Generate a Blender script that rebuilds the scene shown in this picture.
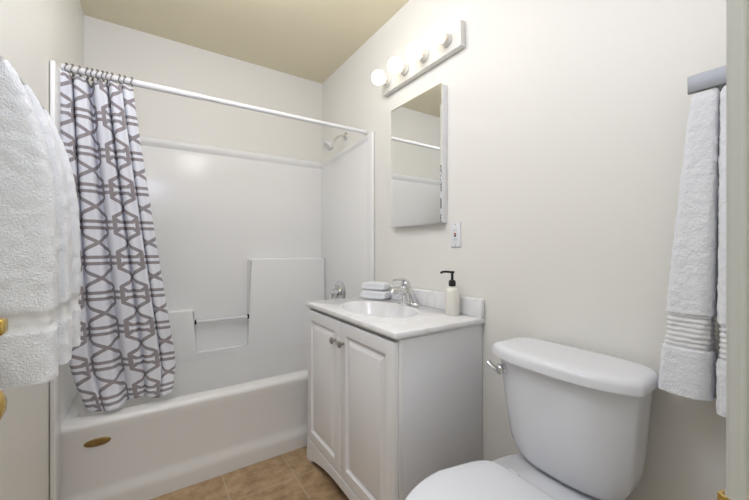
import bpy, bmesh, math, random
from mathutils import Vector, Matrix, noise
random.seed(7)
PI = math.pi
S = bpy.context.scene
C = S.collection
for o in list(bpy.data.objects):
    bpy.data.objects.remove(o)

# ------------------------------------------------------------------ camera
F_PX, HORIZON = 339.0, 247.0
YAW = math.atan(224.5 / 339.0)
CAM_H = 1.15
cam = bpy.data.cameras.new('camera')
cam.sensor_width = 36.0
cam.lens = F_PX / 749.0 * 36.0
cam.shift_y = (HORIZON - 250.0) / 749.0
cam.clip_start = 0.01
camo = bpy.data.objects.new('camera', cam)
C.objects.link(camo)
camo.location = (0, 0, CAM_H)
camo.rotation_euler = (PI / 2, 0, -YAW)
S.camera = camo

# ------------------------------------------------------------------ world, lights, exposure
S.view_settings.view_transform = 'Standard'
S.view_settings.look = 'None'
S.view_settings.gamma = 1.0
S.view_settings.use_curve_mapping = False
S.view_settings.exposure = 0.2
W = bpy.data.worlds.new('world')
S.world = W
W.use_nodes = True
W.node_tree.nodes['Background'].inputs[0].default_value = (0.95, 0.97, 1.0, 1)
W.node_tree.nodes['Background'].inputs[1].default_value = 0.15


def area_light(name, loc, target, sx, sy, power, color):
    l = bpy.data.lights.new(name, 'AREA')
    l.shape = 'RECTANGLE'
    l.size, l.size_y = sx, sy
    l.energy = power
    l.color = color
    o = bpy.data.objects.new(name, l)
    C.objects.link(o)
    o.location = loc
    o.rotation_euler = (Vector(target) - Vector(loc)).to_track_quat('-Z', 'Y').to_euler()
    return o


# unseen fill light added high in the hallway behind the doorway
area_light('hall_fill_light', (0.1, -0.75, 2.42), (0.1, -0.5, 0), 0.7, 0.7, 16.5, (0.95, 0.985, 0.98))
# added soft fill without a fixture, out of frame at the doorway end
dome = bpy.data.lights.new('door_end_fill', 'POINT')
dome.energy, dome.color, dome.shadow_soft_size = 14.8, (0.72, 0.765, 1.0), 0.13
fill_door_obj = bpy.data.objects.new('door_end_fill', dome)
C.objects.link(fill_door_obj)
fill_door_obj.location = (-0.06, 0.72, 2.30)
fill_mid = bpy.data.lights.new('centre_fill', 'POINT')  # second added fill, out of frame mid-room, to lift the back and ceiling
fill_mid.energy, fill_mid.color, fill_mid.shadow_soft_size = 6.3, (0.95, 0.95, 0.97), 0.10
fill_mid_obj = bpy.data.objects.new('centre_fill', fill_mid)
C.objects.link(fill_mid_obj)
fill_mid_obj.location = (0.36, 1.38, 2.34)
BULB_E = 2.2

# ------------------------------------------------------------------ material helpers


def new_mat(name):
    m = bpy.data.materials.new(name)
    m.use_nodes = True
    nt = m.node_tree
    return m, nt, nt.nodes['Principled BSDF']


def node(nt, t, **kw):
    n = nt.nodes.new(t)
    for k, v in kw.items():
        setattr(n, k, v)
    return n


def mat(name, col, rough=0.5, metal=0.0, spec=0.5, bump=0.0, bscale=60.0, var=0.0, vscale=4.0,
        coat=0.0, trans=0.0, ior=1.45, sheen=0.0, emit=None, estr=0.0, detail=2.0, bdist=0.002):
    m, nt, b = new_mat(name)
    b.inputs['Base Color'].default_value = (*col, 1)
    b.inputs['Roughness'].default_value = rough
    b.inputs['Metallic'].default_value = metal
    b.inputs['Specular IOR Level'].default_value = spec
    b.inputs['Coat Weight'].default_value = coat
    b.inputs['Transmission Weight'].default_value = trans
    b.inputs['IOR'].default_value = ior
    if sheen:
        b.inputs['Sheen Weight'].default_value = sheen
    if emit:
        b.inputs['Emission Color'].default_value = (*emit, 1)
        b.inputs['Emission Strength'].default_value = estr
    tc = node(nt, 'ShaderNodeTexCoord')
    if var:
        n = node(nt, 'ShaderNodeTexNoise')
        n.inputs['Scale'].default_value = vscale
        n.inputs['Detail'].default_value = 4
        nt.links.new(tc.outputs['Object'], n.inputs['Vector'])
        mx = node(nt, 'ShaderNodeMix', data_type='RGBA')
        mx.inputs['A'].default_value = (*[c * (1 - var) for c in col], 1)
        mx.inputs['B'].default_value = (*[min(1, c * (1 + var)) for c in col], 1)
        nt.links.new(n.outputs['Fac'], mx.inputs['Factor'])
        nt.links.new(mx.outputs['Result'], b.inputs['Base Color'])
    if bump:
        n = node(nt, 'ShaderNodeTexNoise')
        n.inputs['Scale'].default_value = bscale
        n.inputs['Detail'].default_value = detail
        nt.links.new(tc.outputs['Object'], n.inputs['Vector'])
        bp = node(nt, 'ShaderNodeBump')
        bp.inputs['Strength'].default_value = bump
        bp.inputs['Distance'].default_value = bdist
        nt.links.new(n.outputs['Fac'], bp.inputs['Height'])
        nt.links.new(bp.outputs['Normal'], b.inputs['Normal'])
    return m


class NM:
    """tiny math-node expression helper"""

    def __init__(self, nt):
        self.nt = nt

    def op(self, o, a, b=None, c=None):
        n = self.nt.nodes.new('ShaderNodeMath')
        n.operation = o
        for i, v in enumerate((a, b, c)):
            if v is None:
                continue
            if isinstance(v, (int, float)):
                n.inputs[i].default_value = v
            else:
                self.nt.links.new(v, n.inputs[i])
        return n.outputs[0]

    def seg(self, x, y, ax, ay, bx, by):
        dx, dy = bx - ax, by - ay
        L2 = dx * dx + dy * dy
        px = self.op('SUBTRACT', x, ax)
        py = self.op('SUBTRACT', y, ay)
        t = self.op('MULTIPLY_ADD', px, dx / L2, self.op('MULTIPLY', py, dy / L2))
        t = self.op('MINIMUM', self.op('MAXIMUM', t, 0.0), 1.0)
        ex = self.op('MULTIPLY_ADD', t, -dx, px)
        ey = self.op('MULTIPLY_ADD', t, -dy, py)
        return self.op('SQRT', self.op('MULTIPLY_ADD', ex, ex, self.op('MULTIPLY', ey, ey)))


M = {}
M['wall'] = mat('wall_paint', (0.87, 0.855, 0.80), 0.42, spec=0.35, bump=0.06, bscale=180)
M['ceiling'] = mat('ceiling_paint', (0.87, 0.80, 0.605), 0.7, spec=0.2, bump=0.05, bscale=150)
M['hall'] = mat('hall_paint', (0.8, 0.79, 0.76), 0.8)
M['trim'] = mat('trim_paint', (0.55, 0.55, 0.51), 0.35)
M['fiberglass'] = mat('fiberglass', (0.92, 0.92, 0.91), 0.22, spec=0.5, bump=0.03, bscale=7, bdist=0.01)
M['tub'] = mat('tub_enamel', (0.81, 0.80, 0.78), 0.25, spec=0.5, var=0.015, vscale=3)
M['white_metal'] = mat('white_painted_metal', (0.86, 0.86, 0.88), 0.3)
M['porcelain'] = mat('porcelain', (0.83, 0.845, 0.88), 0.12, spec=0.5, coat=0.3)
M['seat_plastic'] = mat('toilet_seat_plastic', (0.84, 0.86, 0.91), 0.25)
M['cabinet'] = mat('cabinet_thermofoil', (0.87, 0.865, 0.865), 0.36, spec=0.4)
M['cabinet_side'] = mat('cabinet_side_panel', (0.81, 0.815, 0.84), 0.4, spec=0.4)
M['dark'] = mat('dark_gap', (0.05, 0.045, 0.04), 0.8)
M['chrome'] = mat('chrome', (0.72, 0.72, 0.73), 0.12, metal=1.0)
M['brushed'] = mat('brushed_steel', (0.25, 0.26, 0.265), 0.5, metal=1.0, bump=0.02, bscale=200)
M['nickel'] = mat('satin_nickel', (0.46, 0.43, 0.39), 0.28, metal=1.0)
M['brass'] = mat('polished_brass', (0.72, 0.50, 0.14), 0.22, metal=1.0)
M['old_brass'] = mat('worn_brass', (0.36, 0.26, 0.11), 0.45, metal=1.0, bump=0.5, bscale=140, var=0.3, vscale=60)
M['black_plastic'] = mat('black_plastic', (0.012, 0.012, 0.013), 0.35)
M['red_plastic'] = mat('red_plastic', (0.45, 0.03, 0.03), 0.4)
M['white_plastic'] = mat('white_plastic', (0.84, 0.85, 0.87), 0.35)
M['shower_plastic'] = mat('shower_plastic', (0.74, 0.73, 0.72), 0.3)
M['soap'] = mat('soap_bottle', (0.86, 0.84, 0.76), 0.22, coat=0.4)
M['mirror'] = mat('mirror_glass', (0.92, 0.93, 0.92), 0.01, metal=1.0)
M['terry'] = mat('terry_cotton', (0.87, 0.885, 0.91), 0.95, spec=0.1, bump=0.9, bscale=270, sheen=0.3, detail=3, bdist=0.003)
M['towel_band'] = mat('towel_border', (0.84, 0.84, 0.84), 0.8, spec=0.15, bump=0.3, bscale=400)
M['bulb'] = mat('bulb_glass', (1, 1, 1), 0.3, emit=(1.0, 0.92, 0.74), estr=BULB_E)
M['fixture'] = mat('fixture_enamel', (0.80, 0.79, 0.75), 0.3)
M['ring'] = mat('ring_metal', (0.22, 0.2, 0.19), 0.35, metal=0.8)
M['door'] = mat('door_paint', (0.68, 0.67, 0.58), 0.4)


def marble_mat():
    m, nt, b = new_mat('cultured_marble')
    b.inputs['Roughness'].default_value = 0.16
    tc = node(nt, 'ShaderNodeTexCoord')
    n = node(nt, 'ShaderNodeTexNoise')
    n.inputs['Scale'].default_value = 9
    n.inputs['Detail'].default_value = 8
    n.inputs['Distortion'].default_value = 1.6
    nt.links.new(tc.outputs['Object'], n.inputs['Vector'])
    r = node(nt, 'ShaderNodeValToRGB')
    r.color_ramp.elements[0].position = 0.42
    r.color_ramp.elements[0].color = (0.83, 0.825, 0.82, 1)
    r.color_ramp.elements[1].position = 0.56
    r.color_ramp.elements[1].color = (0.875, 0.875, 0.885, 1)
    nt.links.new(n.outputs['Fac'], r.inputs['Fac'])
    nt.links.new(r.outputs['Color'], b.inputs['Base Color'])
    return m


M['marble'] = marble_mat()


def floor_mat():
    m, nt, b = new_mat('vinyl_tile')
    q = NM(nt)
    g = node(nt, 'ShaderNodeNewGeometry')
    sp = node(nt, 'ShaderNodeSeparateXYZ')
    nt.links.new(g.outputs['Position'], sp.inputs[0])
    T = 0.305

    def line(s, off):
        f = q.op('FRACT', q.op('MULTIPLY_ADD', s, 1 / T, -off / T + 20.5))
        return q.op('ABSOLUTE', q.op('SUBTRACT', f, 0.5))
    d = q.op('MINIMUM', line(sp.outputs[0], 0.303), line(sp.outputs[1], 1.63))
    grout = q.op('LESS_THAN', d, 0.009)
    n = node(nt, 'ShaderNodeTexNoise')
    n.inputs['Scale'].default_value = 13
    n.inputs['Detail'].default_value = 9
    n.inputs['Roughness'].default_value = 0.68
    n.inputs['Distortion'].default_value = 0.1
    nt.links.new(g.outputs['Position'], n.inputs['Vector'])
    r = node(nt, 'ShaderNodeValToRGB')
    r.color_ramp.elements[0].position = 0.34
    r.color_ramp.elements[0].color = (0.25, 0.15, 0.075, 1)
    r.color_ramp.elements[1].position = 0.68
    r.color_ramp.elements[1].color = (0.53, 0.375, 0.225, 1)
    e = r.color_ramp.elements.new(0.5)
    e.color = (0.40, 0.27, 0.15, 1)
    nt.links.new(n.outputs['Fac'], r.inputs['Fac'])
    mx = node(nt, 'ShaderNodeMix', data_type='RGBA')
    nt.links.new(grout, mx.inputs['Factor'])
    nt.links.new(r.outputs['Color'], mx.inputs['A'])
    mx.inputs['B'].default_value = (0.47, 0.37, 0.25, 1)
    nt.links.new(mx.outputs['Result'], b.inputs['Base Color'])
    b.inputs['Roughness'].default_value = 0.45
    bp = node(nt, 'ShaderNodeBump')
    bp.inputs['Strength'].default_value = 0.2
    bp.inputs['Distance'].default_value = 0.002
    nt.links.new(n.outputs['Fac'], bp.inputs['Height'])
    nt.links.new(bp.outputs['Normal'], b.inputs['Normal'])
    return m


M['floor'] = floor_mat()


def curtain_mat():
    m, nt, b = new_mat('lattice_print_fabric')
    q = NM(nt)
    uv = node(nt, 'ShaderNodeUVMap')
    sp = node(nt, 'ShaderNodeSeparateXYZ')
    nt.links.new(uv.outputs[0], sp.inputs[0])
    P, V = 0.146, 0.152
    # fold into one quarter cell: u in [0, P/2], v in [0, V/2]
    fu = q.op('MULTIPLY', q.op('ABSOLUTE', q.op('SUBTRACT', q.op('FRACT', q.op('MULTIPLY_ADD', sp.outputs[0], 1 / P, 30.5)), 0.5)), P)
    fv = q.op('MULTIPLY', q.op('ABSOLUTE', q.op('SUBTRACT', q.op('FRACT', q.op('MULTIPLY_ADD', sp.outputs[1], 1 / V, 30.5)), 0.5)), V)
    a, c, bb = 0.0175, 0.036, 0.0135
    hx = P / 2
    g = a + 0.015
    segs = [(a, 0, a, c), (a, c, hx, V / 2), (g, bb, hx, bb), (g, bb, a, bb + 0.015), (0, bb, a, bb)]
    d = None
    for s_ in segs:
        e = q.seg(fu, fv, *s_)
        d = e if d is None else q.op('MINIMUM', d, e)
    mask = q.op('LESS_THAN', d, 0.0068)
    mx = node(nt, 'ShaderNodeMix', data_type='RGBA')
    nt.links.new(mask, mx.inputs['Factor'])
    mx.inputs['A'].default_value = (0.80, 0.815, 0.875, 1)
    mx.inputs['B'].default_value = (0.32, 0.292, 0.305, 1)
    nt.links.new(mx.outputs['Result'], b.inputs['Base Color'])
    b.inputs['Roughness'].default_value = 0.75
    b.inputs['Specular IOR Level'].default_value = 0.25
    return m


M['curtain'] = curtain_mat()

# ------------------------------------------------------------------ mesh helpers


def link(name, bm, m, parent=None, smooth=40, uv=None):
    me = bpy.data.meshes.new(name)
    bmesh.ops.recalc_face_normals(bm, faces=bm.faces)
    bm.to_mesh(me)
    bm.free()
    ms = m if isinstance(m, (list, tuple)) else [m]
    for k in ms:
        me.materials.append(k)
    if smooth:
        me.polygons.foreach_set('use_smooth', [True] * len(me.polygons))
        me.set_sharp_from_angle(angle=math.radians(smooth))
    o = bpy.data.objects.new(name, me)
    C.objects.link(o)
    if parent:
        o.parent = parent
        o.matrix_parent_inverse = Matrix.Translation(-parent_loc(parent))
    return o


def parent_loc(p):
    v = Vector((0, 0, 0))
    while p:
        v += p.location
        p = p.parent if False else None
    return v


def thing(name, label, cat, loc, group=None):
    o = bpy.data.objects.new(name, None)
    o.empty_display_size = 0.05
    C.objects.link(o)
    o.location = loc
    o['label'] = label
    o['category'] = cat
    if group:
        o['group'] = group
    return o


def tag(o, label, cat, group=None):
    o['label'] = label
    o['category'] = cat
    if group:
        o['group'] = group
    return o


def struct(o):
    o['kind'] = 'structure'
    return o


def BM():
    return bmesh.new()


def box(bm, x0, x1, y0, y1, z0, z1, bev=0.0, seg=3, mi=0):
    vs = [bm.verts.new(p) for p in ((x0, y0, z0), (x1, y0, z0), (x1, y1, z0), (x0, y1, z0),
                                    (x0, y0, z1), (x1, y0, z1), (x1, y1, z1), (x0, y1, z1))]
    fs = [bm.faces.new([vs[i] for i in f]) for f in ((0, 3, 2, 1), (4, 5, 6, 7), (0, 1, 5, 4), (1, 2, 6, 5), (2, 3, 7, 6), (3, 0, 4, 7))]
    for f in fs:
        f.material_index = mi
    if bev:
        es = list({e for f in fs for e in f.edges})
        bmesh.ops.bevel(bm, geom=es, offset=bev, segments=seg, profile=0.5, affect='EDGES', clamp_overlap=True)
    return bm


def rings(bm, rs, cap0=True, cap1=True, closed=True, mi=0):
    """skin a list of equal-length rings"""
    R = [[bm.verts.new(p) for p in r] for r in rs]
    n = len(R[0])
    for i in range(len(R) - 1):
        for j in range(n if closed else n - 1):
            k = (j + 1) % n
            f = bm.faces.new((R[i][j], R[i][k], R[i + 1][k], R[i + 1][j]))
            f.material_index = mi
    if cap0:
        bm.faces.new(R[0][::-1]).material_index = mi
    if cap1:
        bm.faces.new(R[-1]).material_index = mi
    return R


def frame_for(d):
    d = d.normalized()
    up = Vector((0, 0, 1)) if abs(d.z) < 0.95 else Vector((1, 0, 0))
    a = d.cross(up).normalized()
    return a, a.cross(d).normalized()


def tube(bm, pts, rad, n=16, mi=0, cap=True, sq=None):
    pts = [Vector(p) for p in pts]
    rs = []
    a, b = None, None
    for i, p in enumerate(pts):
        t = pts[min(i + 1, len(pts) - 1)] - pts[max(i - 1, 0)]
        t.normalize()
        if a is None:
            a, b = frame_for(t)
        else:
            a = (a - t * a.dot(t)).normalized()
            b = a.cross(t).normalized()
        r = rad[i] if isinstance(rad, (list, tuple)) else rad
        ra, rb = r if isinstance(r, tuple) else (r, r)
        rs.append([p + a * (math.cos(2 * PI * k / n) * ra) + b * (math.sin(2 * PI * k / n) * rb) for k in range(n)])
    rings(bm, rs, cap, cap, mi=mi)
    return bm


def lathe(bm, prof, origin=(0, 0, 0), axis=(0, 0, 1), n=32, mi=0):
    """prof: list of (radius, height along axis)"""
    ax = Vector(axis).normalized()
    a, b = frame_for(ax)
    o = Vector(origin)
    rs = []
    for r, h in prof:
        r = max(r, 1e-5)
        rs.append([o + ax * h + a * (math.cos(2 * PI * k / n) * r) + b * (math.sin(2 * PI * k / n) * r) for k in range(n)])
    rings(bm, rs, True, True, mi=mi)
    return bm


def arc(cx, cy, r, a0, a1, n=8):
    return [(cx + r * math.cos(math.radians(a0 + (a1 - a0) * i / n)), cy + r * math.sin(math.radians(a0 + (a1 - a0) * i / n))) for i in range(n + 1)]


def prism(bm, poly, fn0, fn1, mi=0):
    """extrude polygon; fn maps (u,v)->3d for both ends"""
    rings(bm, [[fn0(*p) for p in poly], [fn1(*p) for p in poly]], True, True, mi=mi)
    return bm


def smoothpath(pts, k=6):
    """Catmull-Rom"""
    P = [Vector(p) for p in pts]
    out = []
    for i in range(len(P) - 1):
        p0, p1, p2, p3 = P[max(i - 1, 0)], P[i], P[i + 1], P[min(i + 2, len(P) - 1)]
        for j in range(k):
            t = j / k
            out.append(0.5 * ((2 * p1) + (p2 - p0) * t + (2 * p0 - 5 * p1 + 4 * p2 - p3) * t * t + (3 * p1 - p0 - 3 * p2 + p3) * t ** 3))
    out.append(P[-1])
    return out


# ------------------------------------------------------------------ room measures
XL, XR = -0.32, 1.185          # left and right wall
YF, YB = 0.064, 2.576          # door wall (room side) and back wall
ZC = 2.50
XJ = 0.41                      # right door jamb
APRON = 1.854

b = BM(); box(b, XL - 0.1, XR + 0.1, -2.1, YB + 0.1, -0.1, 0)
struct(link('floor', b, M['floor'], smooth=0))
b = BM(); box(b, XL - 0.1, XR + 0.1, YF - 0.12, YB + 0.1, ZC, ZC + 0.1)
struct(link('ceiling', b, M['ceiling'], smooth=0))
b = BM(); box(b, XL, XR, YB, YB + 0.1, 0, ZC)
struct(link('wall_back', b, M['wall'], smooth=0))
b = BM(); box(b, XL - 0.1, XL, YF - 0.12, YB + 0.1, 0, ZC)
struct(link('wall_left', b, M['wall'], smooth=0))
b = BM(); box(b, XR, XR + 0.1, YF - 0.12, YB + 0.1, 0, ZC)
struct(link('wall_right', b, M['wall'], smooth=0))
b = BM()
box(b, XJ + 0.02, XR, YF - 0.12, YF, 0, ZC)
box(b, XL, XJ + 0.02, YF - 0.12, YF, 2.06, ZC)
struct(link('wall_front', b, M['wall'], smooth=0))
# hallway behind the doorway (open to the daylight on its far side)
b = BM()
box(b, XL - 0.1, XL, -2.1, YF - 0.12, 0, ZC)
box(b, XR, XR + 0.1, -2.1, YF - 0.12, 0, ZC)
box(b, XL - 0.1, XR + 0.1, -2.1, YF - 0.12, ZC, ZC + 0.1)
struct(link('trim_2', b, M['hall'], smooth=0)).name = 'wall_hall'
# door frame: casing edge, jamb board with stop
b = BM()
box(b, XJ, XJ + 0.06, YF, YF + 0.012, 0, 2.12, 0.003)
box(b, XJ + 0.004, XJ + 0.02, YF - 0.12, YF, 0, 2.06)
box(b, XJ - 0.008, XJ + 0.004, YF - 0.075, YF - 0.04, 0, 2.05, 0.002)
box(b, XL, XJ + 0.02, YF - 0.12, YF, 2.045, 2.06)
box(b, XL, XJ + 0.06, YF, YF + 0.012, 2.06, 2.12, 0.003)
fr = struct(link('trim_1', b, M['trim'], smooth=0))
b = BM()
box(b, XJ + 0.0015, XJ + 0.004, YF - 0.035, YF + 0.004, 0.88, 0.94)
lip = [(XJ + 0.003, YF + 0.002), (XJ - 0.001, YF + 0.008), (XJ - 0.001, YF + 0.013), (XJ + 0.003, YF + 0.0175), (XJ + 0.010, YF + 0.0165)]
sec = [(x, y) for x, y in lip] + [(x + 0.002, y - 0.002) for x, y in lip[::-1]]
prism(b, sec, lambda u, v: (u, v, 0.880), lambda u, v: (u, v, 0.936))
link('strike_plate', b, M['brass'], fr, 30)

# the open door folded back along the left wall (its knob shows at the picture's left edge)
d1 = bpy.data.objects.new('door_1', None); C.objects.link(d1); d1.location = (-0.29, YF, 0); struct(d1)
b = BM(); box(b, -0.30, -0.265, YF + 0.03, 0.80, 0.012, 2.03, 0.002)
for z0, z1 in ((0.2, 0.95), (1.1, 1.9)):
    box(b, -0.266, -0.261, YF + 0.14, 0.69, z0, z1, 0.004)
link('door_panel', b, M['door'], d1, 30)
b = BM()
lathe(b, [(0.0, 0), (0.033, 0.0), (0.033, 0.004), (0.028, 0.009), (0.012, 0.012), (0.011, 0.03), (0.017, 0.034), (0.0255, 0.043),
          (0.029, 0.054), (0.028, 0.065), (0.022, 0.075), (0.012, 0.0795), (0.0, 0.081)], (-0.2645, 0.742, 0.909), (1, 0, 0))
link('door_knob', b, M['brass'], d1, 40)
b = BM()
lathe(b, [(0, 0), (0.026, 0), (0.026, 0.008), (0.021, 0.016), (0.012, 0.019), (0, 0.02)], (-0.2645, 0.742, 1.034), (1, 0, 0))
box(b, -0.25, -0.183, 0.727, 0.757, 1.016, 1.042, 0.006)
link('deadbolt', b, M['brass'], d1, 40)

# ------------------------------------------------------------------ bathtub
tub = thing('bathtub', 'white bathtub with a flat apron and oval brass badge, below the shower curtain', 'bathtub', (0.43, 2.2, 0))
TX0, TX1, TY1 = XL + 0.004, XR - 0.004, YB - 0.03
RIM = 0.41
b = BM()
# apron profile (y, z) swept along x, with a flared skirt near the floor
ap = [(APRON - 0.002, 0.0), (APRON - 0.004, 0.06), (APRON - 0.002, 0.085), (APRON + 0.008, 0.105), (APRON + 0.010, 0.13), (APRON + 0.008, 0.32), (APRON + 0.004, 0.355)]
ap += [(APRON + 0.024 + 0.024 * math.cos(math.radians(180 - a)), RIM - 0.024 + 0.024 * math.sin(math.radians(180 - a))) for a in range(0, 91, 15)]
ap += [(APRON + 0.075, RIM)]
ap += [(APRON + 0.075 + 0.02 * math.sin(math.radians(a)), RIM - 0.02 + 0.02 * math.cos(math.radians(a))) for a in range(15, 91, 15)]
ap += [(APRON + 0.115, 0.15), (APRON + 0.15, 0.09), (APRON + 0.20, 0.07), (TY1 - 0.19, 0.07), (TY1 - 0.14, 0.09), (TY1 - 0.105, 0.15), (TY1 - 0.0735, RIM - 0.006), (TY1 - 0.0705, RIM), (TY1, RIM)]
cols = []
for x in (TX0, TX0 + 0.07):
    cols.append((x, 0 if x < TX0 + 0.05 else 1))
xs = [(TX0, 0.0), (TX0 + 0.05, 0.0), (TX0 + 0.065, 0.12), (TX0 + 0.10, 0.7), (TX0 + 0.16, 1.0)]
xs += [(TX0 + 0.16 + (TX1 - TX0 - 0.36) * k / 6, 1.0) for k in range(1, 7)]
xs += [(TX1 - 0.12, 0.7), (TX1 - 0.065, 0.1), (TX1 - 0.05, 0.0), (TX1, 0.0)]
i_in = 14
R = []
for x, k in xs:
    row = []
    for i, (y, z) in enumerate(ap):
        if z < RIM and i > 13:
            z = RIM + (z - RIM) * k
        row.append(b.verts.new((x, y, z)))
    R.append(row)
for i in range(len(R) - 1):
    for j in range(len(ap) - 1):
        b.faces.new((R[i][j], R[i + 1][j], R[i + 1][j + 1], R[i][j + 1]))
link('basin', b, M['tub'], tub, 50)
b = BM()
bc = Vector((-0.187, APRON + 0.008, 0.3165))
for sc, y0, y1 in ((1.0, 0.0, -0.003), (0.82, -0.003, -0.005)):
    rs = []
    for yy, s2 in ((0.004, 1.0), (y1 * 0.6, 1.0), (y1, 0.92)):
        rs.append([(bc.x + 0.046 * sc * s2 * math.cos(2 * PI * k / 40), bc.y + yy, bc.z + 0.0175 * sc * s2 * math.sin(2 * PI * k / 40)) for k in range(40)])
    rings(b, rs)
for k in range(5):
    xx = bc.x - 0.022 + 0.011 * k
    box(b, xx - 0.004, xx + 0.004, bc.y - 0.0062, bc.y - 0.004, bc.z - 0.003, bc.z + 0.003, 0.001)
link('oval_badge', b, M['old_brass'], tub, 40)['label'] = 'oval brass badge on the apron'

# ------------------------------------------------------------------ tub surround
sur = thing('tub_surround', 'white fibreglass tub surround with stepped shelf block around the bathtub', 'tub surround', (0.43, YB, RIM))
FB = 2.552                      # face of the back panel
ZT = 1.845                      # its top
b = BM()
z0 = RIM + 0.0008
pr = [(YB - 0.002, z0), (FB, z0), (FB, ZT - 0.085), (FB + 0.004, ZT - 0.072), (FB + 0.006, ZT - 0.06), (FB - 0.002, ZT - 0.046), (FB - 0.008, ZT - 0.034),
      (FB - 0.008, ZT - 0.016), (FB - 0.003, ZT - 0.006), (FB + 0.006, ZT), (YB - 0.002, ZT)]
prism(b, pr, lambda y, z: (XL + 0.004, y, z), lambda y, z: (XR - 0.004, y, z))
link('back_panel', b, M['fiberglass'], sur, 35)
for side, nm in ((1, 'side_panel'), (-1, 'side_panel')):
    xw = XR - 0.002 if side > 0 else XL + 0.002
    b = BM()
    rs = []
    for y, zt in ((FB + 0.005, 1.832), (2.3, 1.846), (2.0, 1.866), (1.86, 1.876), (1.845, 1.877)):
        f = 0.012
        q = [(0.0, z0), (f, z0), (f, zt - 0.06), (f - 0.003, zt - 0.05), (f - 0.004, zt - 0.042), (f + 0.002, zt - 0.03), (f + 0.006, zt - 0.022), (f + 0.006, zt - 0.012), (f + 0.002, zt - 0.003), (f - 0.006, zt), (0.0, zt)]
        rs.append([(xw - side * u, y, z) for u, z in q])
    rings(b, rs)
    # front flange strip standing on the wall, down to the floor beside the apron
    y0, y1 = (1.785, 1.846) if side > 0 else (1.752, 1.850)
    xa, xb = sorted((xw, xw - side * 0.016))
    box(b, xa, xb, y0, y1, 0.005, 1.879 if side > 0 else 1.862, 0.005)
    link(nm, b, M['fiberglass'], sur, 35)
# stepped shelf block (two towers with a soap shelf between them)
TF = 2.476
poly = [(0.077, z0), (1.168, z0), (1.168, 1.066), (0.587, 1.066), (0.587, 0.446), (0.242, 0.446), (0.242, 0.745), (0.077, 0.745)]
b = BM()
prism(b, poly, lambda x, z: (x, FB + 0.004, z), lambda x, z: (x, TF, z))
es = [e for e in b.edges if (all(abs(v.co.y - TF) < 1e-4 for v in e.verts) and not all(v.co.z < z0 + 1e-4 for v in e.verts)) or
      (abs(e.verts[0].co.x - e.verts[1].co.x) < 1e-5 and abs(e.verts[0].co.z - e.verts[1].co.z) < 1e-5)]
bmesh.ops.bevel(b, geom=es, offset=0.013, segments=4, profile=0.5, affect='EDGES', clamp_overlap=True)
link('shelf_block', b, M['fiberglass'], sur, 35)
gb = BM()
tube(gb, [(0.240, TF + 0.028, 0.658), (0.589, TF + 0.028, 0.655)], 0.0095, 20)
gbo = link('grab_bar', gb, M['white_metal'], sur, 50)
for x0, x1 in ((0.2425, 0.2535), (0.5755, 0.5865)):
    b = BM()
    lathe(b, [(0, 0), (0.016, 0), (0.016, x1 - x0), (0, x1 - x0)], (x0, TF + 0.028, 0.6565), (1, 0, 0), 20)
    link('bar_end_cap', b, M['black_plastic'], gbo, 40)['label'] = 'black end cap'

# ------------------------------------------------------------------ curtain rod, rings, curtain
ROD_Y, ROD_Z, ROD_R = 1.868, 1.893, 0.0128


def rod_z(x):
    return ROD_Z - 0.006 + 0.008 * (x - XL) / 1.5


rod = thing('shower_rod', 'white tension shower rod spanning the tub from wall to wall', 'shower rod', (0.43, ROD_Y, ROD_Z))
b = BM(); tube(b, [(XL + 0.020, ROD_Y, rod_z(XL)), (0.205, ROD_Y, rod_z(0.205))], ROD_R + 0.0018, 24)
link('outer_tube', b, M['white_metal'], rod, 50)
b = BM(); tube(b, [(0.19, ROD_Y, rod_z(0.19)), (XR - 0.020, ROD_Y, rod_z(XR))], ROD_R - 0.0005, 24)
link('inner_tube', b, M['white_metal'], rod, 50)
for x, ax in ((XL + 0.0185, 1), (XR - 0.0185, -1)):
    b = BM(); lathe(b, [(0, 0), (0.0165, 0), (0.0165, 0.012), (0.0155, 0.018), (0, 0.018)], (x, ROD_Y, rod_z(x)), (ax, 0, 0), 24)
    link('end_cap', b, M['white_metal'], rod, 40)

def curtain_pt(u, v):
    """u across 0..1, v down 0..1"""
    zt, zb = 1.868, 0.428
    k = max(0.0, (v - 0.84) / 0.16)
    xl = -0.316 + 0.034 * v + 0.052 * k ** 1.4
    xr = -0.068 + 0.175 * min(1, v / 0.9) ** 1.1 - 0.018 * k ** 1.5
    # broad irregular pleats, one deep tuck left of the middle
    ph = 2 * PI * (5.2 * u + 0.24 * math.sin(5.2 * u + 0.8) + 0.06 * math.sin(3 * v + 4 * u))
    wob = 0.8 + 0.4 * math.sin(u * 8.0 + 1.3)
    amp = 0.024 * wob * (1.25 - 0.75 * v)
    tuck = math.exp(-((u - 0.42 - 0.03 * v) / 0.055) ** 2)
    x = xl + (xr - xl) * u + 0.009 * wob * math.cos(ph + 0.3)
    sn = math.sin(ph)
    y = ROD_Y + 0.004 + amp * (sn - 0.35 * math.cos(2 * ph)) + 0.028 * tuck + 0.046 * v ** 1.3
    y += 0.005 * noise.noise(Vector((u * 5, v * 6, 3.1))) * min(1, v * 6)
    z = zt + (zb - zt) * v
    if k > 0:       # the hem slumps on the tub rim
        z += k * k * (0.030 * u - 0.002 + 0.006 * math.sin(u * 12 + 1.0))
        y += 0.022 * k * k * math.sin(u * 10 + 2) - 0.012 * k * k
    if v < 0.05:    # scallops between the rings
        z -= (1 - v / 0.05) ** 2 * 0.011 * (0.5 - 0.5 * math.cos(u * 11 * 2 * PI))
    return Vector((x, y, z))


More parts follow.
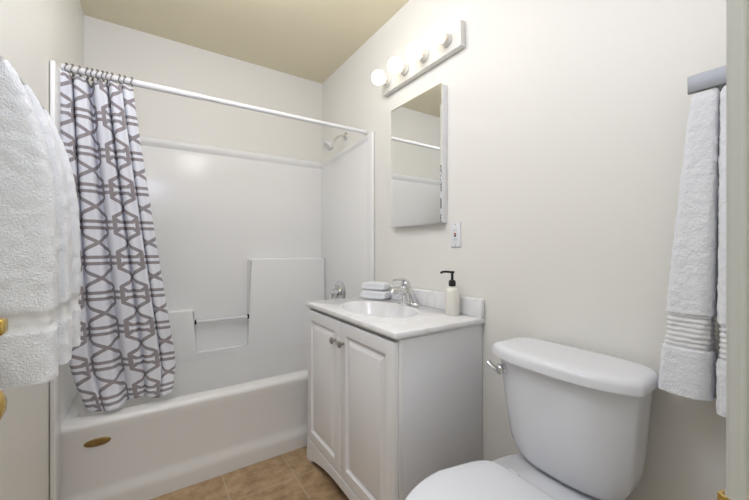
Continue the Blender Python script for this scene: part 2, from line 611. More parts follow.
cur = thing('shower_curtain', 'white shower curtain with grey lattice print, drawn to the left', 'shower curtain', (-0.15, ROD_Y, ROD_Z))
NU, NV = 300, 110
b = BM()
uvl = b.loops.layers.uv.new('UVMap')
V = [[b.verts.new(curtain_pt(i / NU, j / NV)) for i in range(NU + 1)] for j in range(NV + 1)]
# cloth coordinates: arc length across, drop down
mid = [curtain_pt(i / NU, 0.55) for i in range(NU + 1)]
arcl = [0.0]
for i in range(NU):
    arcl.append(arcl[-1] + (mid[i + 1] - mid[i]).length)
USC = 0.50 / arcl[-1]
for j in range(NV):
    for i in range(NU):
        f = b.faces.new((V[j][i], V[j][i + 1], V[j + 1][i + 1], V[j + 1][i]))
        for l, (ii, jj) in zip(f.loops, ((i, j), (i + 1, j), (i + 1, j + 1), (i, j + 1))):
            l[uvl].uv = (arcl[ii] * USC + 0.05, jj / NV * 1.41)
co = link('curtain_cloth', b, M['curtain'], cur, 180)
sm = co.modifiers.new('thick', 'SOLIDIFY'); sm.thickness = 0.0012

def make_ring(x):
    b = BM()
    cz = rod_z(x) - 0.004
    pts = [(x + 0.003 * math.sin(k), ROD_Y + 0.0205 * math.sin(2 * PI * k / 24), cz + 0.0235 * math.cos(2 * PI * k / 24)) for k in range(25)]
    tube(b, pts, 0.0021, 8)
    for k in (3, 21, 0):
        lathe(b, [(0, -0.004), (0.0042, -0.002), (0.0042, 0.002), (0, 0.004)], pts[k], (0, 1, 0), 10)
    return b


ring_names = ['bunched at the far left of the rod', 'second from the left end of the rod', 'third from the left end of the rod', 'fourth from the left end of the rod',
              'fifth from the left end of the rod', 'sixth from the left end of the rod', 'sixth from the right of the bunch', 'fifth from the right of the bunch',
              'fourth from the right of the bunch', 'third from the right of the bunch', 'second from the right of the bunch', 'at the free right edge of the curtain']
RX = [-0.287, -0.268, -0.246, -0.222, -0.206, -0.188, -0.170, -0.156, -0.138, -0.112, -0.094, -0.068]
for x, t in zip(RX, ring_names):
    tag(link('curtain_ring', make_ring(x), M['ring'], None, 60), 'small dark metal curtain ring, ' + t, 'curtain ring', 'curtain rings on the rod')

# ------------------------------------------------------------------ shower head and valve
sh = thing('shower_fixture', 'small white shower head on a bent chrome arm high in the alcove', 'shower head', (XR, 2.17, 1.96))
b = BM()
lathe(b, [(0, 0), (0.030, 0), (0.030, 0.003), (0.024, 0.010), (0.013, 0.014), (0, 0.014)], (XR - 0.001, 2.165, 1.952), (-1, 0, 0), 28)
link('escutcheon', b, M['chrome'], sh, 40)
b = BM()
tube(b, smoothpath([(1.18, 2.165, 1.952), (1.15, 2.165, 1.950), (1.125, 2.165, 1.938), (1.10, 2.165, 1.915), (1.072, 2.165, 1.886)]), 0.0085, 16)
link('shower_arm', b, M['chrome'], sh, 50)
b = BM()
lathe(b, [(0, -0.006), (0.011, -0.006), (0.012, 0.006), (0.020, 0.014), (0.030, 0.024), (0.034, 0.040), (0.033, 0.052), (0.028, 0.056), (0.026, 0.054), (0, 0.054)],
      (1.075, 2.165, 1.889), (-0.78, 0, -0.62), 28)
for k in range(10):
    a = 2 * PI * k / 10
    ax = Vector((-0.78, 0, -0.62)).normalized(); p, q2 = frame_for(ax)
    c0 = Vector((1.075, 2.165, 1.889)) + ax * 0.034 + (p * math.cos(a) + q2 * math.sin(a)) * 0.032
    tube(b, [c0 - ax * 0.012, c0 + ax * 0.014], 0.004, 8)
link('spray_head', b, M['shower_plastic'], sh, 50)

vv = thing('shower_valve', 'round chrome tub valve on the alcove wall beyond the vanity', 'shower valve', (XR, 2.225, 0.815))
b = BM()
lathe(b, [(0, 0), (0.082, 0), (0.082, 0.003), (0.074, 0.010), (0.045, 0.016), (0.040, 0.03), (0, 0.03)], (XR - 0.015, 2.225, 0.822), (-1, 0, 0), 40)
link('escutcheon', b, M['chrome'], vv, 40)
b = BM()
lathe(b, [(0, 0), (0.030, 0), (0.034, 0.012), (0.032, 0.038), (0.022, 0.048), (0, 0.050)], (XR - 0.045, 2.225, 0.815), (-1, 0, 0), 8)
tube(b, [(XR - 0.08, 2.225, 0.81), (XR - 0.09, 2.215, 0.77)], [0.010, 0.007], 12)
link('valve_knob', b, M['chrome'], vv, 30)

# ------------------------------------------------------------------ vanity cabinet
VY0, VY1, VX0, VX1, VZ = 0.950, 1.748, 0.734, 1.182, 0.826
vc = thing('vanity_cabinet', 'white two-door vanity cabinet with raised panels and arched toe kick', 'cabinet', (0.96, 1.37, 0))
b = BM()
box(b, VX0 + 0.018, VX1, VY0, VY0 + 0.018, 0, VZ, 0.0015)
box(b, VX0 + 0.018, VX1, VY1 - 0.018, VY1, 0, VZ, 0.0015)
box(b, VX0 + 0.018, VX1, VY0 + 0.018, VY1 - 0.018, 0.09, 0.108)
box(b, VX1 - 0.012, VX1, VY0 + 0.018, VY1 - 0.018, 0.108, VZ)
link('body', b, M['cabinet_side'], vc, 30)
# front frame with arched kick board
b = BM()
arch = [(VY0, 0.0), (VY0 + 0.055, 0.0)]
wdt = VY1 - VY0 - 0.11
for i in range(0, 25):
    t = i / 24
    y = VY0 + 0.055 + wdt * t
    e = min(t, 1 - t) * wdt
    zz = 0.014 + 0.052 * (1 - (1 - min(1, e / 0.30)) ** 2) if e > 0.0 else 0.0
    if 0 < i < 24 or True:
        arch.append((y, zz if 0 < i < 24 else 0.012))
arch += [(VY1 - 0.055, 0.0), (VY1, 0.0), (VY1, 0.112), (VY0, 0.112)]
prism(b, arch, lambda y, z: (VX0 - 0.020, y, z), lambda y, z: (VX0 + 0.019, y, z))
link('toe_kick', b, M['cabinet'], vc, 25)
b = BM()
box(b, VX0 + 0.001, VX0 + 0.019, VY0, VY0 + 0.016, 0.112, VZ - 0.001, 0.0015)
box(b, VX0 + 0.001, VX0 + 0.019, VY1 - 0.010, VY1, 0.112, VZ - 0.001)
box(b, VX0 + 0.004, VX0 + 0.019, VY0 + 0.016, VY1 - 0.010, VZ - 0.02, VZ - 0.001)
link('face_frame', b, M['cabinet'], vc, 25)


def raised_panel_door(y0, y1, z0, z1, hinge_near):
    """slab with routed raised-panel profile on the room (-x) side"""
    b = BM()
    xf, xb = VX0 - 0.019, VX0 - 0.0005
    prof = [(0.0, 0.006), (0.003, 0.0015), (0.008, 0.0), (0.052, 0.0), (0.054, 0.007), (0.058, 0.0125), (0.062, 0.0125), (0.086, 0.002), (0.089, 0.001)]
    rs = [[(xb, y0, z0), (xb, y1, z0), (xb, y1, z1), (xb, y0, z1)]]
    for ins, dep in prof:
        rs.append([(xf + dep, y0 + ins, z0 + ins), (xf + dep, y1 - ins, z0 + ins), (xf + dep, y1 - ins, z1 - ins), (xf + dep, y0 + ins, z1 - ins)])
    rings(b, rs)
    dr = link('door', b, M['cabinet'], vc, 20)
    return dr


dA = raised_panel_door(1.366, VY1 - 0.004, 0.116, VZ - 0.014, False)
dB = raised_panel_door(VY0 + 0.006, 1.362, 0.116, VZ - 0.014, True)
for dr, y in ((dA, 1.402), (dB, 1.326)):
    b = BM()
    lathe(b, [(0, 0), (0.008, 0), (0.006, 0.006), (0.0055, 0.012), (0.012, 0.017), (0.0155, 0.022), (0.0155, 0.026), (0.011, 0.030), (0, 0.0315)], (VX0 - 0.0185, y, 0.722), (-1, 0, 0), 24)
    k = link('knob', b, M['nickel'], dr, 40)
    k['label'] = 'round satin nickel knob'

# countertop with integral oval basin and backsplash
CX0, CX1, CY0, CY1, CZ0, CZ1 = 0.710, 1.183, 0.938, 1.752, 0.828, 0.851
ct = thing('countertop', 'white cultured marble vanity top with oval sink basin and backsplash', 'countertop', (0.96, 1.365, CZ0))
b = BM()
sx, sy, ax_, ay_ = 0.925, 1.365, 0.150, 0.235
rc = 0.022
out = []
N = 120
corner = []
for k in range(N):
    a = 2 * PI * k / N
    dx, dy = math.cos(a) * ax_, math.sin(a) * ay_
    t = min(((CX1 - sx) if dx > 0 else (CX0 - sx)) / dx if abs(dx) > 1e-9 else 1e9, ((CY1 - sy) if dy > 0 else (CY0 - sy)) / dy if abs(dy) > 1e-9 else 1e9)
    out.append([sx + dx * t, sy + dy * t])
for cxx in (CX0, CX1):
    for cyy in (CY0, CY1):
        i = min(range(N), key=lambda i: (out[i][0] - cxx) ** 2 + (out[i][1] - cyy) ** 2)
        out[i] = [cxx, cyy]
        if cxx == CX0:      # clip the front corners
            for di in (-1, 1):
                pass
rs = []


def inset(p, d):
    return (min(max(p[0], CX0 + d), CX1 - d), min(max(p[1], CY0 + d), CY1 - d))


rs.append([(*inset(p, 0.002), CZ0) for p in out])
rs.append([(*inset(p, 0.0), CZ0 + 0.003) for p in out])
rs.append([(*inset(p, 0.0), CZ1 - 0.008) for p in out])
rs.append([(*inset(p, 0.0025), CZ1 - 0.0025) for p in out])
rs.append([(*inset(p, 0.008), CZ1) for p in out])


def ell(s, z):
    return [(sx + ax_ * s * math.cos(2 * PI * k / N), sy + ay_ * s * math.sin(2 * PI * k / N), z) for k in range(N)]


rs.append(ell(1.10, CZ1)); rs.append(ell(1.05, CZ1 + 0.003)); rs.append(ell(1.0, CZ1 + 0.001))
for s, d in ((0.97, 0.008), (0.93, 0.025), (0.86, 0.055), (0.75, 0.085), (0.6, 0.108), (0.4, 0.122), (0.15, 0.128)):
    rs.append(ell(s, CZ1 - d))
rings(b, rs, False, True)
# underside
link('top', b, M['marble'], ct, 40)
b = BM(); box(b, CX1 - 0.021, CX1, CY0, CY1, CZ1 - 0.002, 0.930, 0.006)
link('backsplash', b, M['marble'], ct, 40)
b = BM(); lathe(b, [(0, 0), (0.022, 0), (0.021, 0.003), (0.012, 0.004), (0, 0.003)], (sx, sy, CZ1 - 0.1285), (0, 0, 1), 24)
link('drain', b, M['chrome'], ct, 40)

# faucet
fy = 1.362
fx = 1.108
fa = thing('faucet', 'chrome single-lever faucet on the vanity top behind the sink', 'faucet', (fx, fy, CZ1))
b = BM()
rs = []
for z, s in ((0, 1.0), (0.008, 1.0), (0.016, 0.94), (0.021, 0.80)):
    rs.append([(fx + 0.0265 * s * math.cos(2 * PI * k / 40), fy + 0.084 * s * math.copysign(abs(math.sin(2 * PI * k / 40)) ** 0.8, math.sin(2 * PI * k / 40)), CZ1 + 0.0005 + z) for k in range(40)])
rings(b, rs)
link('base_plate', b, M['chrome'], fa, 40)
b = BM()
tube(b, smoothpath([(fx + 0.012, fy, CZ1 + 0.012), (fx + 0.006, fy, CZ1 + 0.04), (fx - 0.004, fy, CZ1 + 0.072), (fx - 0.010, fy, CZ1 + 0.092)]), [0.040 - 0.0008 * i for i in range(19)], 28)
link('faucet_body', b, M['chrome'], fa, 50)
b = BM()
sp_ = smoothpath([(fx - 0.004, fy, CZ1 + 0.062), (fx - 0.040, fy, CZ1 + 0.076), (fx - 0.070, fy, CZ1 + 0.082), (fx - 0.092, fy, CZ1 + 0.078), (fx - 0.104, fy, CZ1 + 0.066)])
tube(b, sp_, [0.022 - 0.0065 * i / (len(sp_) - 1) for i in range(len(sp_))], 20)
link('spout', b, M['chrome'], fa, 50)
b = BM()
lathe(b, [(0.023, 0), (0.0235, 0.02), (0.020, 0.034), (0.010, 0.041), (0, 0.043)], (fx - 0.008, fy, CZ1 + 0.088), (-0.25, 0, 1), 28)
lv = smoothpath([(fx - 0.004, fy, CZ1 + 0.117), (fx - 0.03, fy, CZ1 + 0.132), (fx - 0.06, fy, CZ1 + 0.134), (fx - 0.092, fy, CZ1 + 0.133)])
tube(b, lv, [(0.016 - 0.006 * i / (len(lv) - 1), 0.010 - 0.005 * i / (len(lv) - 1)) for i in range(len(lv))], 16)
link('lever', b, M['chrome'], fa, 50)

# soap bottle
bx, by = 1.112, 1.058
sb = thing('soap_dispenser', 'cream soap bottle with black pump at the near end of the vanity top', 'soap dispenser', (bx, by, CZ1))
b = BM()
lathe(b, [(0, 0.0005), (0.029, 0.0005), (0.0315, 0.004), (0.0315, 0.100), (0.030, 0.112), (0.024, 0.120), (0.013, 0.124), (0.012, 0.134), (0, 0.134)], (bx, by, CZ1), n=36)
link('bottle', b, M['soap'], sb, 40)
b = BM()
lathe(b, [(0, 0.127), (0.0155, 0.127), (0.0155, 0.146), (0.013, 0.152), (0.006, 0.155), (0.0055, 0.182), (0.009, 0.183), (0.010, 0.192), (0, 0.194)], (bx, by, CZ1), n=24)
tube(b, smoothpath([(bx, by, CZ1 + 0.1875), (bx - 0.022, by + 0.016, CZ1 + 0.190), (bx - 0.036, by + 0.027, CZ1 + 0.188), (bx - 0.040, by + 0.030, CZ1 + 0.182)], 4), 0.0048, 12)
link('pump', b, M['black_plastic'], sb, 40)

# folded washcloths
for z, dx, dy, t, lab, wx, wy in ((CZ1 + 0.0015, 0, 0, 0.050, 'folded white washcloth lying on the vanity top, bottom of the pair', 0.158, 0.094),
                                  (CZ1 + 0.052, 0.004, 0.004, 0.046, 'folded white washcloth on top of the other by the faucet', 0.146, 0.086)):
    b = BM()
    # two soft folds: rounded slab lofted along its length, with a fold seam on the sides
    rs = []
    nx = 22
    for i in range(nx + 1):
        u = -1 + 2 * i / nx
        e = (1 - abs(u) ** 5) ** 0.5 if abs(u) < 1 else 0.0
        e = 0.55 + 0.45 * e if abs(u) < 0.999 else 0.45
        ring_ = []
        for k in range(40):
            a = 2 * PI * k / 40
            cy_, cz_ = math.cos(a), math.sin(a)
            yy = math.copysign(abs(cy_) ** 0.45, cy_) * wy / 2 * (0.93 + 0.07 * e)
            zz = math.copysign(abs(cz_) ** 0.55, cz_) * t / 2 * e
            if abs(cz_) < 0.2:
                yy *= 0.955
            nz = noise.noise(Vector((u * 3 + z * 90, cy_ * 2, cz_ * 2))) * 0.0012
            ring_.append((u * wx / 2, yy + nz, t / 2 + zz + (nz if zz > 0 else 0)))
        rs.append(ring_)
    rings(b, rs)
    ang = math.radians(-62)
    bmesh.ops.rotate(b, verts=b.verts, cent=(0, 0, 0), matrix=Matrix.Rotation(ang, 3, 'Z'))
    bmesh.ops.translate(b, verts=b.verts, vec=(1.082 + dx, 1.622 + dy, z))
    tag(link('washcloth', b, M['terry'], None, 60), lab, 'washcloth', 'folded washcloths on the vanity top')

# ------------------------------------------------------------------ mirror cabinet
mc = thing('mirror_cabinet', 'frameless mirrored medicine cabinet on the wall above the sink', 'mirror', (XR, 1.36, 1.26))
MY0, MY1, MZ0, MZ1, MX = 1.158, 1.562, 1.262, 1.927, 1.146
b = BM(); box(b, MX + 0.006, XR - 0.001, MY0 + 0.001, MY1 - 0.004, MZ0 + 0.004, MZ1 - 0.004, 0.001)
link('case', b, M['white_metal'], mc, 20)
b = BM()
e = 0.009
rs = [[(MX + 0.0055, MY0, MZ0), (MX + 0.0055, MY1, MZ0), (MX + 0.0055, MY1, MZ1), (MX + 0.0055, MY0, MZ1)],
      [(MX + 0.0015, MY0, MZ0), (MX + 0.0015, MY1, MZ0), (MX + 0.0015, MY1, MZ1), (MX + 0.0015, MY0, MZ1)],
      [(MX, MY0 + e, MZ0 + e), (MX, MY1 - e, MZ0 + e), (MX, MY1 - e, MZ1 - e), (MX, MY0 + e, MZ1 - e)]]
rings(b, rs)
link('mirror_door', b, M['mirror'], mc, 2)

# ------------------------------------------------------------------ vanity light bar
lb = thing('vanity_light', 'white four-bulb light bar mounted above the mirror cabinet', 'light fixture', (XR, 1.36, 2.1))
b = BM(); box(b, 1.152, XR - 0.001, 1.046, 1.656, 2.049, 2.166, 0.003)
link('back_plate', b, M['fixture'], lb, 20)
for i in range(4):
    y = 1.126 + 0.1555 * i
    z = 2.108
    b = BM()
    lathe(b, [(0, 0), (0.030, 0), (0.030, 0.004), (0.026, 0.008), (0.0245, 0.030), (0.021, 0.032), (0, 0.030)], (1.1502, y, z), (-1, 0, 0), 28)
    sk = link('socket', b, M['fixture'], lb, 40)
    for k in range(3):
        b = BM()
        a = PI / 2 + 2 * PI * k / 3
        lathe(b, [(0, 0), (0.003, 0), (0.003, 0.006), (0, 0.006)], (1.1502 - 0.026, y + 0.022 * math.cos(a), z + 0.022 * math.sin(a)), (0, math.cos(a), math.sin(a)), 8)
        link('socket_screw', b, M['brass'], sk, 40)
    b = BM()
    R0 = 0.0395
    pr = [(0.0, -0.052), (0.012, -0.050), (0.013, -0.046)]
    pr += [(R0 * math.sin(math.radians(a)), -R0 * math.cos(math.radians(a))) for a in range(20, 181, 8)]
    lathe(b, [(r, h) for r, h in pr], (1.1502 - 0.030 - R0, y, z + 0.004), (-1, 0, 0), 32)
    link('bulb', b, M['bulb'], lb, 60)['label'] = 'glowing round globe bulb'

# ------------------------------------------------------------------ outlet
oy0, oy1, oz0, oz1 = 1.072, 1.132, 1.150, 1.263
ou = thing('outlet', 'white outlet plate with red and black buttons right of the mirror', 'outlet', (XR, 1.10, 1.2))
b = BM(); box(b, XR - 0.006, XR - 0.0005, oy0, oy1, oz0, oz1, 0.002)
link('cover_plate', b, M['white_plastic'], ou, 30)
oc, zc = (oy0 + oy1) / 2, (oz0 + oz1) / 2
b = BM(); box(b, XR - 0.0078, XR - 0.0055, oc - 0.0165, oc + 0.0165, zc - 0.034, zc + 0.034, 0.001)
rcp = link('receptacle', b, M['white_plastic'], ou, 30)
for z, mk in ((zc + 0.005, 'red_plastic'), (zc - 0.005, 'black_plastic')):
    b = BM(); box(b, XR - 0.0098, XR - 0.0072, oc - 0.0055, oc + 0.0055, z - 0.004, z + 0.004, 0.0008)
    link('button', b, M[mk], rcp, 30)['label'] = mk.split('_')[0] + ' test button'
for s in (1, -1):
    for dy, h in ((-0.006, 0.004), (0.006, 0.0032)):
        b = BM()
        box(b, XR - 0.0082, XR - 0.0072, oc + dy - 0.0009, oc + dy + 0.0009, zc + s * 0.022 - h, zc + s * 0.022 + h)
        link('slot', b, M['dark'], rcp, 0)
for s in (1, -1):
    b = BM(); lathe(b, [(0, 0), (0.003, 0), (0.0025, 0.001), (0, 0.0012)], (XR - 0.0058, oc, zc + s * 0.048), (-1, 0, 0), 12)
    link('screw', b, M['brushed'], ou, 40)

# ------------------------------------------------------------------ toilet
TC = 0.543
to = thing('toilet', 'white two-piece toilet with closed lid beside the vanity', 'toilet', (0.85, TC, 0))


def tank_ring(xf, xb, hw, z, bow, ch=0.47, n=120, it=3):
    """plan outline: flat back, slightly bowed front with chamfered corners"""
    m = hw * ch
    pts = [(xb, TC + hw * 0.98), (xf + bow + 0.012, TC + hw), (xf + bow, TC + hw * 0.975), (xf + bow * 0.5, TC + (hw + m) / 2 + hw * 0.06),
           (xf + 0.003, TC + m), (xf, TC), (xf + 0.003, TC - m), (xf + bow * 0.5, TC - (hw + m) / 2 - hw * 0.06),
           (xf + bow, TC - hw * 0.975), (xf + bow + 0.012, TC - hw), (xb, TC - hw * 0.98), (xb, TC)]
    for _ in range(it):
        q = []
        for i in range(len(pts)):
            a, b_ = pts[i], pts[(i + 1) % len(pts)]
            q.append((a[0] * .78 + b_[0] * .22, a[1] * .78 + b_[1] * .22))
            q.append((a[0] * .22 + b_[0] * .78, a[1] * .22 + b_[1] * .78))
        pts = q
    return [(x, y, z) for x, y in pts]


b = BM()
rs = []
XBK = 1.166
tz = [(0.452, 0.085, 1.035, 1.140), (0.456, 0.115, 1.015, 1.150), (0.466, 0.143, 0.998, 1.156), (0.482, 0.163, 0.988, 1.160), (0.505, 0.174, 0.982, 1.162), (0.54, 0.181, 0.978, XBK), (0.60, 0.188, 0.973, XBK), (0.68, 0.195, 0.967, XBK),
      (0.75, 0.201, 0.962, XBK), (0.789, 0.203, 0.960, XBK)]
for z, hw, xf, xb in tz:
    rs.append(tank_ring(xf, xb, hw, z, 0.054 if z > 0.47 else 0.035))
rings(b, rs)
link('tank', b, M['porcelain'], to, 60)
b = BM()
rs = []
for z, d in ((0.785, 0.004), (0.787, 0.0), (0.806, 0.0), (0.815, 0.004), (0.8205, 0.012), (0.8225, 0.024), (0.823, 0.06)):
    rs.append(tank_ring(0.934 + d, 1.170 - d * 0.5, 0.219 - d, z, 0.055))
rings(b, rs)
link('tank_lid', b, M['porcelain'], to, 60)
b = BM()
ly, lx, lz = TC + 0.170, 0.977, 0.742
lathe(b, [(0, -0.03), (0.016, -0.03), (0.017, 0.005), (0.014, 0.010), (0.008, 0.013), (0.008, 0.020), (0, 0.020)], (lx, ly, lz), (-1, 0.3, 0), 20)
tube(b, smoothpath([(lx - 0.014, ly + 0.003, lz), (lx - 0.018, ly + 0.018, lz + 0.008), (lx - 0.018, ly + 0.034, lz + 0.018)]), [(0.009, 0.0065)] * 13, 12)
link('flush_lever', b, M['chrome'], to, 40)['label'] = 'chrome flush lever'


def bowl_ring(x0, x1, hw, z, n=56, sq=2.3, rear=0.0):
    """elongated outline: front (small x) rounded, rear squared"""
    pts = []
    xc = x0 + (x1 - x0) * 0.58
    for k in range(n):
        a = 2 * PI * k / n
        c_, s_ = math.cos(a), math.sin(a)
        if c_ < 0:
            x = xc + (xc - x0) * -abs(c_) ** (2 / 2.15)
            y = hw * math.copysign(abs(s_) ** (2 / 2.15), s_)
        else:
            e = 2 / (3.6 + rear * 4)
            x = xc + (x1 - xc) * abs(c_) ** e
            t_ = abs(c_) ** e
            y = hw * (1 - 0.25 * rear / 1.6 * t_ ** 1.5) * math.copysign(abs(s_) ** e, s_)
        pts.append((x, TC + y, z))
    return pts


b = BM()
rs = [bowl_ring(0.62, 1.05, 0.105, 0.0), bowl_ring(0.62, 1.05, 0.105, 0.02), bowl_ring(0.635, 1.05, 0.095, 0.10), bowl_ring(0.62, 1.06, 0.098, 0.2), bowl_ring(0.57, 1.07, 0.122, 0.29),
      bowl_ring(0.505, 1.08, 0.158, 0.37), bowl_ring(0.475, 1.09, 0.174, 0.42), bowl_ring(0.47, 1.09, 0.177, 0.44), bowl_ring(0.478, 1.085, 0.170, 0.4505)]
rings(b, rs)
link('bowl', b, M['porcelain'], to, 60)


def seat_ring(d, z, x1):
    return bowl_ring(0.462 + d, x1 - d, 0.192 - d, z, rear=1.6)


b = BM()
rings(b, [seat_ring(0.004, 0.4515, 0.885), seat_ring(0.0, 0.455, 0.885), seat_ring(0.0, 0.466, 0.885), seat_ring(0.005, 0.4695, 0.885)])
link('seat', b, M['seat_plastic'], to, 60)
b = BM()
rings(b, [seat_ring(0.004, 0.4705, 0.892), seat_ring(0.0, 0.474, 0.892), seat_ring(0.0, 0.483, 0.892), seat_ring(0.004, 0.4885, 0.892), seat_ring(0.012, 0.491, 0.892), seat_ring(0.06, 0.494, 0.892)])
link('lid', b, M['seat_plastic'], to, 60)
for s in (-1, 1):
    b = BM(); box(b, 0.878, 0.915, TC + s * 0.075 - 0.018, TC + s * 0.075 + 0.018, 0.4505, 0.478, 0.006)
    link('hinge', b, M['seat_plastic'], to, 40)

# ------------------------------------------------------------------ towels


def fuzz(bm, amp, fr, seed=0):
    bm.normal_update()
    for v in bm.verts:
        n1 = noise.noise(v.co * fr + Vector((seed, 0, 0)))
        n2 = noise.noise(v.co * fr * 2.7 + Vector((0, seed, 0)))
        v.co += v.normal * (amp * (0.65 * n1 + 0.5 * n2))


def loop_resample(pts, n):
    P = [Vector((p[0], p[1], 0)) for p in pts]
    P.append(P[0])
    L = [0]
    for i in range(len(P) - 1):
        L.append(L[-1] + (P[i + 1] - P[i]).length)
    out, j = [], 0
    for k in range(n):
        t = L[-1] * k / n
        while L[j + 1] < t:
            j += 1
        f = (t - L[j]) / max(1e-9, L[j + 1] - L[j])
        q = P[j].lerp(P[j + 1], f)
        out.append((q.x, q.y))
    return out


def round_loop(pts, it=2):
    for _ in range(it):
        q = []
        for i in range(len(pts)):
            a, b_ = pts[i], pts[(i + 1) % len(pts)]
            q.append((a[0] * .75 + b_[0] * .25, a[1] * .75 + b_[1] * .25))
            q.append((a[0] * .25 + b_[0] * .75, a[1] * .25 + b_[1] * .75))
        pts = q
    return pts


def towel_mesh(b, loop_fn, zs, n, band=None, ridges=0, band_depth=0.003):
    """loop_fn(z) -> outline [(x,y)...]; dobby band faces get material 1"""
    rs = []
    for z in zs:
        lp = loop_resample(loop_fn(z), n)
        k = 0.0
        if band and band[0] < z < band[1]:
            k = band_depth
            if ridges:
                k += 0.004 * (0.5 + 0.5 * math.sin((z - band[0]) / (band[1] - band[0]) * ridges * 2 * PI))
        cxm = sum(p[0] for p in lp) / n
        cym = sum(p[1] for p in lp) / n
        ring_ = []
        for i, (x, y) in enumerate(lp):
            p0, p1 = lp[i - 1], lp[(i + 1) % n]
            tx, ty = p1[0] - p0[0], p1[1] - p0[1]
            L = math.hypot(tx, ty) or 1
            ring_.append((x - ty / L * k, y + tx / L * k, z))       # loops run counter-clockwise: inward
        rs.append(ring_)
    R = rings(b, rs)
    if band:
        for f in b.faces:
            zc_ = f.calc_center_median().z
            if band[0] + 0.002 < zc_ < band[1] - 0.002:
                f.material_index = 1
    return R


# left towel: three folds draped over a bar on the left wall
lt_bar = thing('towel_bar', 'towel bar on the left wall carrying the large white towel', 'towel bar', (XL, 1.07, 1.45))
b = BM()
tube(b, [(-0.238, 0.91, 1.445), (-0.238, 1.215, 1.445)], 0.009, 16)
link('bar', b, M['brushed'], lt_bar, 50)
for y in (0.94, 1.19):
    b = BM(); box(b, XL + 0.001, -0.226, y - 0.012, y + 0.012, 1.433, 1.457, 0.003)
    link('bar_post', b, M['brushed'], lt_bar, 30)


def left_front(z):
    # outer edge X as a function of height: rounded over the bar, fuller below
    zt = 1.494
    t = max(0.0, min(1.0, (zt - z) / 0.40))
    g = (1 - (1 - t) ** 3.0)
    xo = -0.217 + 0.064 * g                   # fold front
    w_ = max(0.0, min(1.0, (z - 1.02) / 0.03))
    inner = -0.236 - 0.049 * w_ * math.sqrt(max(0.0, 1 - (1 - min(1.0, (zt - z) / 0.05)) ** 2))
    pts = [(inner, 1.235), (inner, 1.21), (inner, 0.91), (inner, 0.886), (inner + 0.3 * (xo - inner), 0.882), (inner + 0.72 * (xo - inner), 0.882)]
    L = [(0.886, 0.995, 0.0), (1.000, 1.150, 0.002), (1.156, 1.235, 0.0)]
    for y0, y1, off in L:
        dip = min(0.022, 0.30 * max(0.0, xo - inner - 0.008))
        pts += [(xo + off - 0.006 * (1 if y0 < 0.9 else 0.3), y0), (xo + off, y0 + 0.018), (xo + off - 0.003, (y0 + y1) / 2), (xo + off - dip, y1), (xo + off - dip * 1.15, y1 + 0.002)]
    return round_loop(pts, 2)


def left_back(z):
    zt = 1.450
    t = max(0.0, min(1.0, (zt - z) / 0.05))
    g = math.sqrt(max(0.0, 1 - (1 - t) ** 2))
    xi = -0.236 - 0.052 * g
    pts = [(xi, 1.225), (xi, 0.892), (-0.232, 0.892), (-0.232, 1.225)]
    return round_loop(pts, 2)


b = BM()
zs = [0.892, 0.8935, 0.897] + [0.90 + i * 0.0075 for i in range(78)] + [1.483, 1.489, 1.4925, 1.494]
towel_mesh(b, left_front, zs, 150, (0.990, 1.026), 0, 0.004)
zs = [1.040, 1.043] + [1.05 + i * 0.012 for i in range(32)] + [1.434, 1.442, 1.447, 1.450]
towel_mesh(b, left_back, zs, 60)
fuzz(b, 0.0032, 55, 3)
tag(link('bath_towel', b, [M['terry'], M['towel_band']], None, 70), 'white terry bath towel hanging in folds at the left wall by the curtain', 'towel')

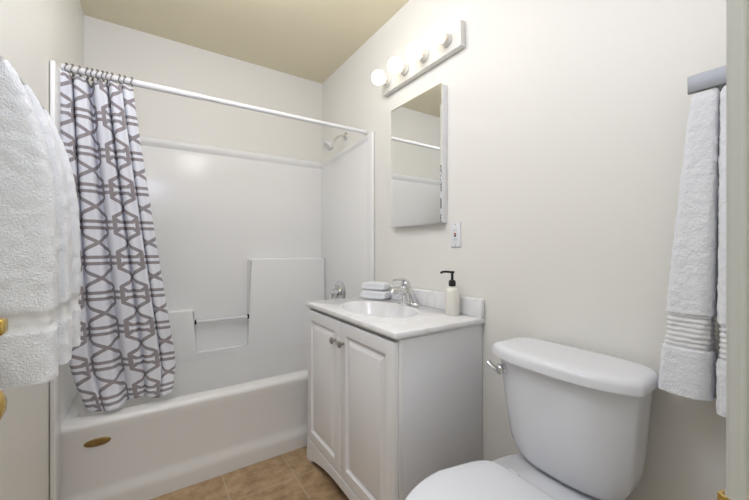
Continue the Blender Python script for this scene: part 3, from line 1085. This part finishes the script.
# right towels: two on a flat steel bar on the right wall
rb = thing('towel_bar', 'flat brushed steel towel bar on the right wall near the door frame', 'towel bar', (XR, 0.17, 1.54))
b = BM(); box(b, 1.092, 1.104, 0.075, 0.268, 1.523, 1.564, 0.001)
link('bar', b, M['brushed'], rb, 20)
for y in (0.10, 0.215):
    b = BM(); box(b, 1.1035, XR - 0.001, y - 0.012, y + 0.012, 1.532, 1.556, 0.002)
    link('bar_post', b, M['brushed'], rb, 20)
    

def right_fn(yc_top, yc_bot, hw_top, hw_bot, xo_top, xo_bot, zt, zb, xin=1.108):
    def fn(z):
        t = (zt - z) / (zt - zb)
        e = t ** 0.9
        rnd = max(0.0, min(1.0, (zt - z) / 0.03))
        g = 0.35 + 0.65 * math.sqrt(max(0, 1 - (1 - rnd) ** 2))
        yc = yc_top + (yc_bot - yc_top) * e
        hw = (hw_top + (hw_bot - hw_top) * e) * (0.7 + 0.3 * g)
        xo = xo_top + (xo_bot - xo_top) * e
        xi = xin + 0.045 * (0.3 + 0.7 * t)
        xm = (xo + xi) / 2
        hx = (xi - xo) / 2 * g
        pts = []
        for k in range(28):
            a = 2 * PI * k / 28
            c_, s_ = math.cos(a), math.sin(a)
            w = 1 + 0.03 * math.sin(5 * a + 3 * t)
            pts.append((xm + hx * math.copysign(abs(c_) ** 0.6, c_) * w, yc + hw * math.copysign(abs(s_) ** 0.65, s_)))
        return pts
    return fn


for lab, f, zt, zb, sd, nm in (
        ('white terry towel with ribbed border on the steel bar, nearer the toilet', right_fn(0.238, 0.273, 0.024, 0.051, 1.088, 1.058, 1.520, 0.795), 1.520, 0.795, 1, 'hand_towel'),
        ('white terry towel half hidden behind the right door frame', right_fn(0.180, 0.170, 0.031, 0.046, 1.082, 1.050, 1.520, 0.775), 1.520, 0.775, 9, 'hand_towel')):
    b = BM()
    H = zt - zb
    zs = [zb, zb + 0.002, zb + 0.007] + [zb + 0.012 + (H - 0.024) * i / 260 for i in range(261)] + [zt - 0.006, zt - 0.002, zt]
    towel_mesh(b, f, zs, 90, (0.905, 0.988) if sd == 1 else (0.895, 0.978), 7, 0.003)
    fuzz(b, 0.003, 60, sd)
    tag(link(nm, b, [M['terry'], M['towel_band']], None, 70), lab, 'towel', 'white towels on the steel bar')
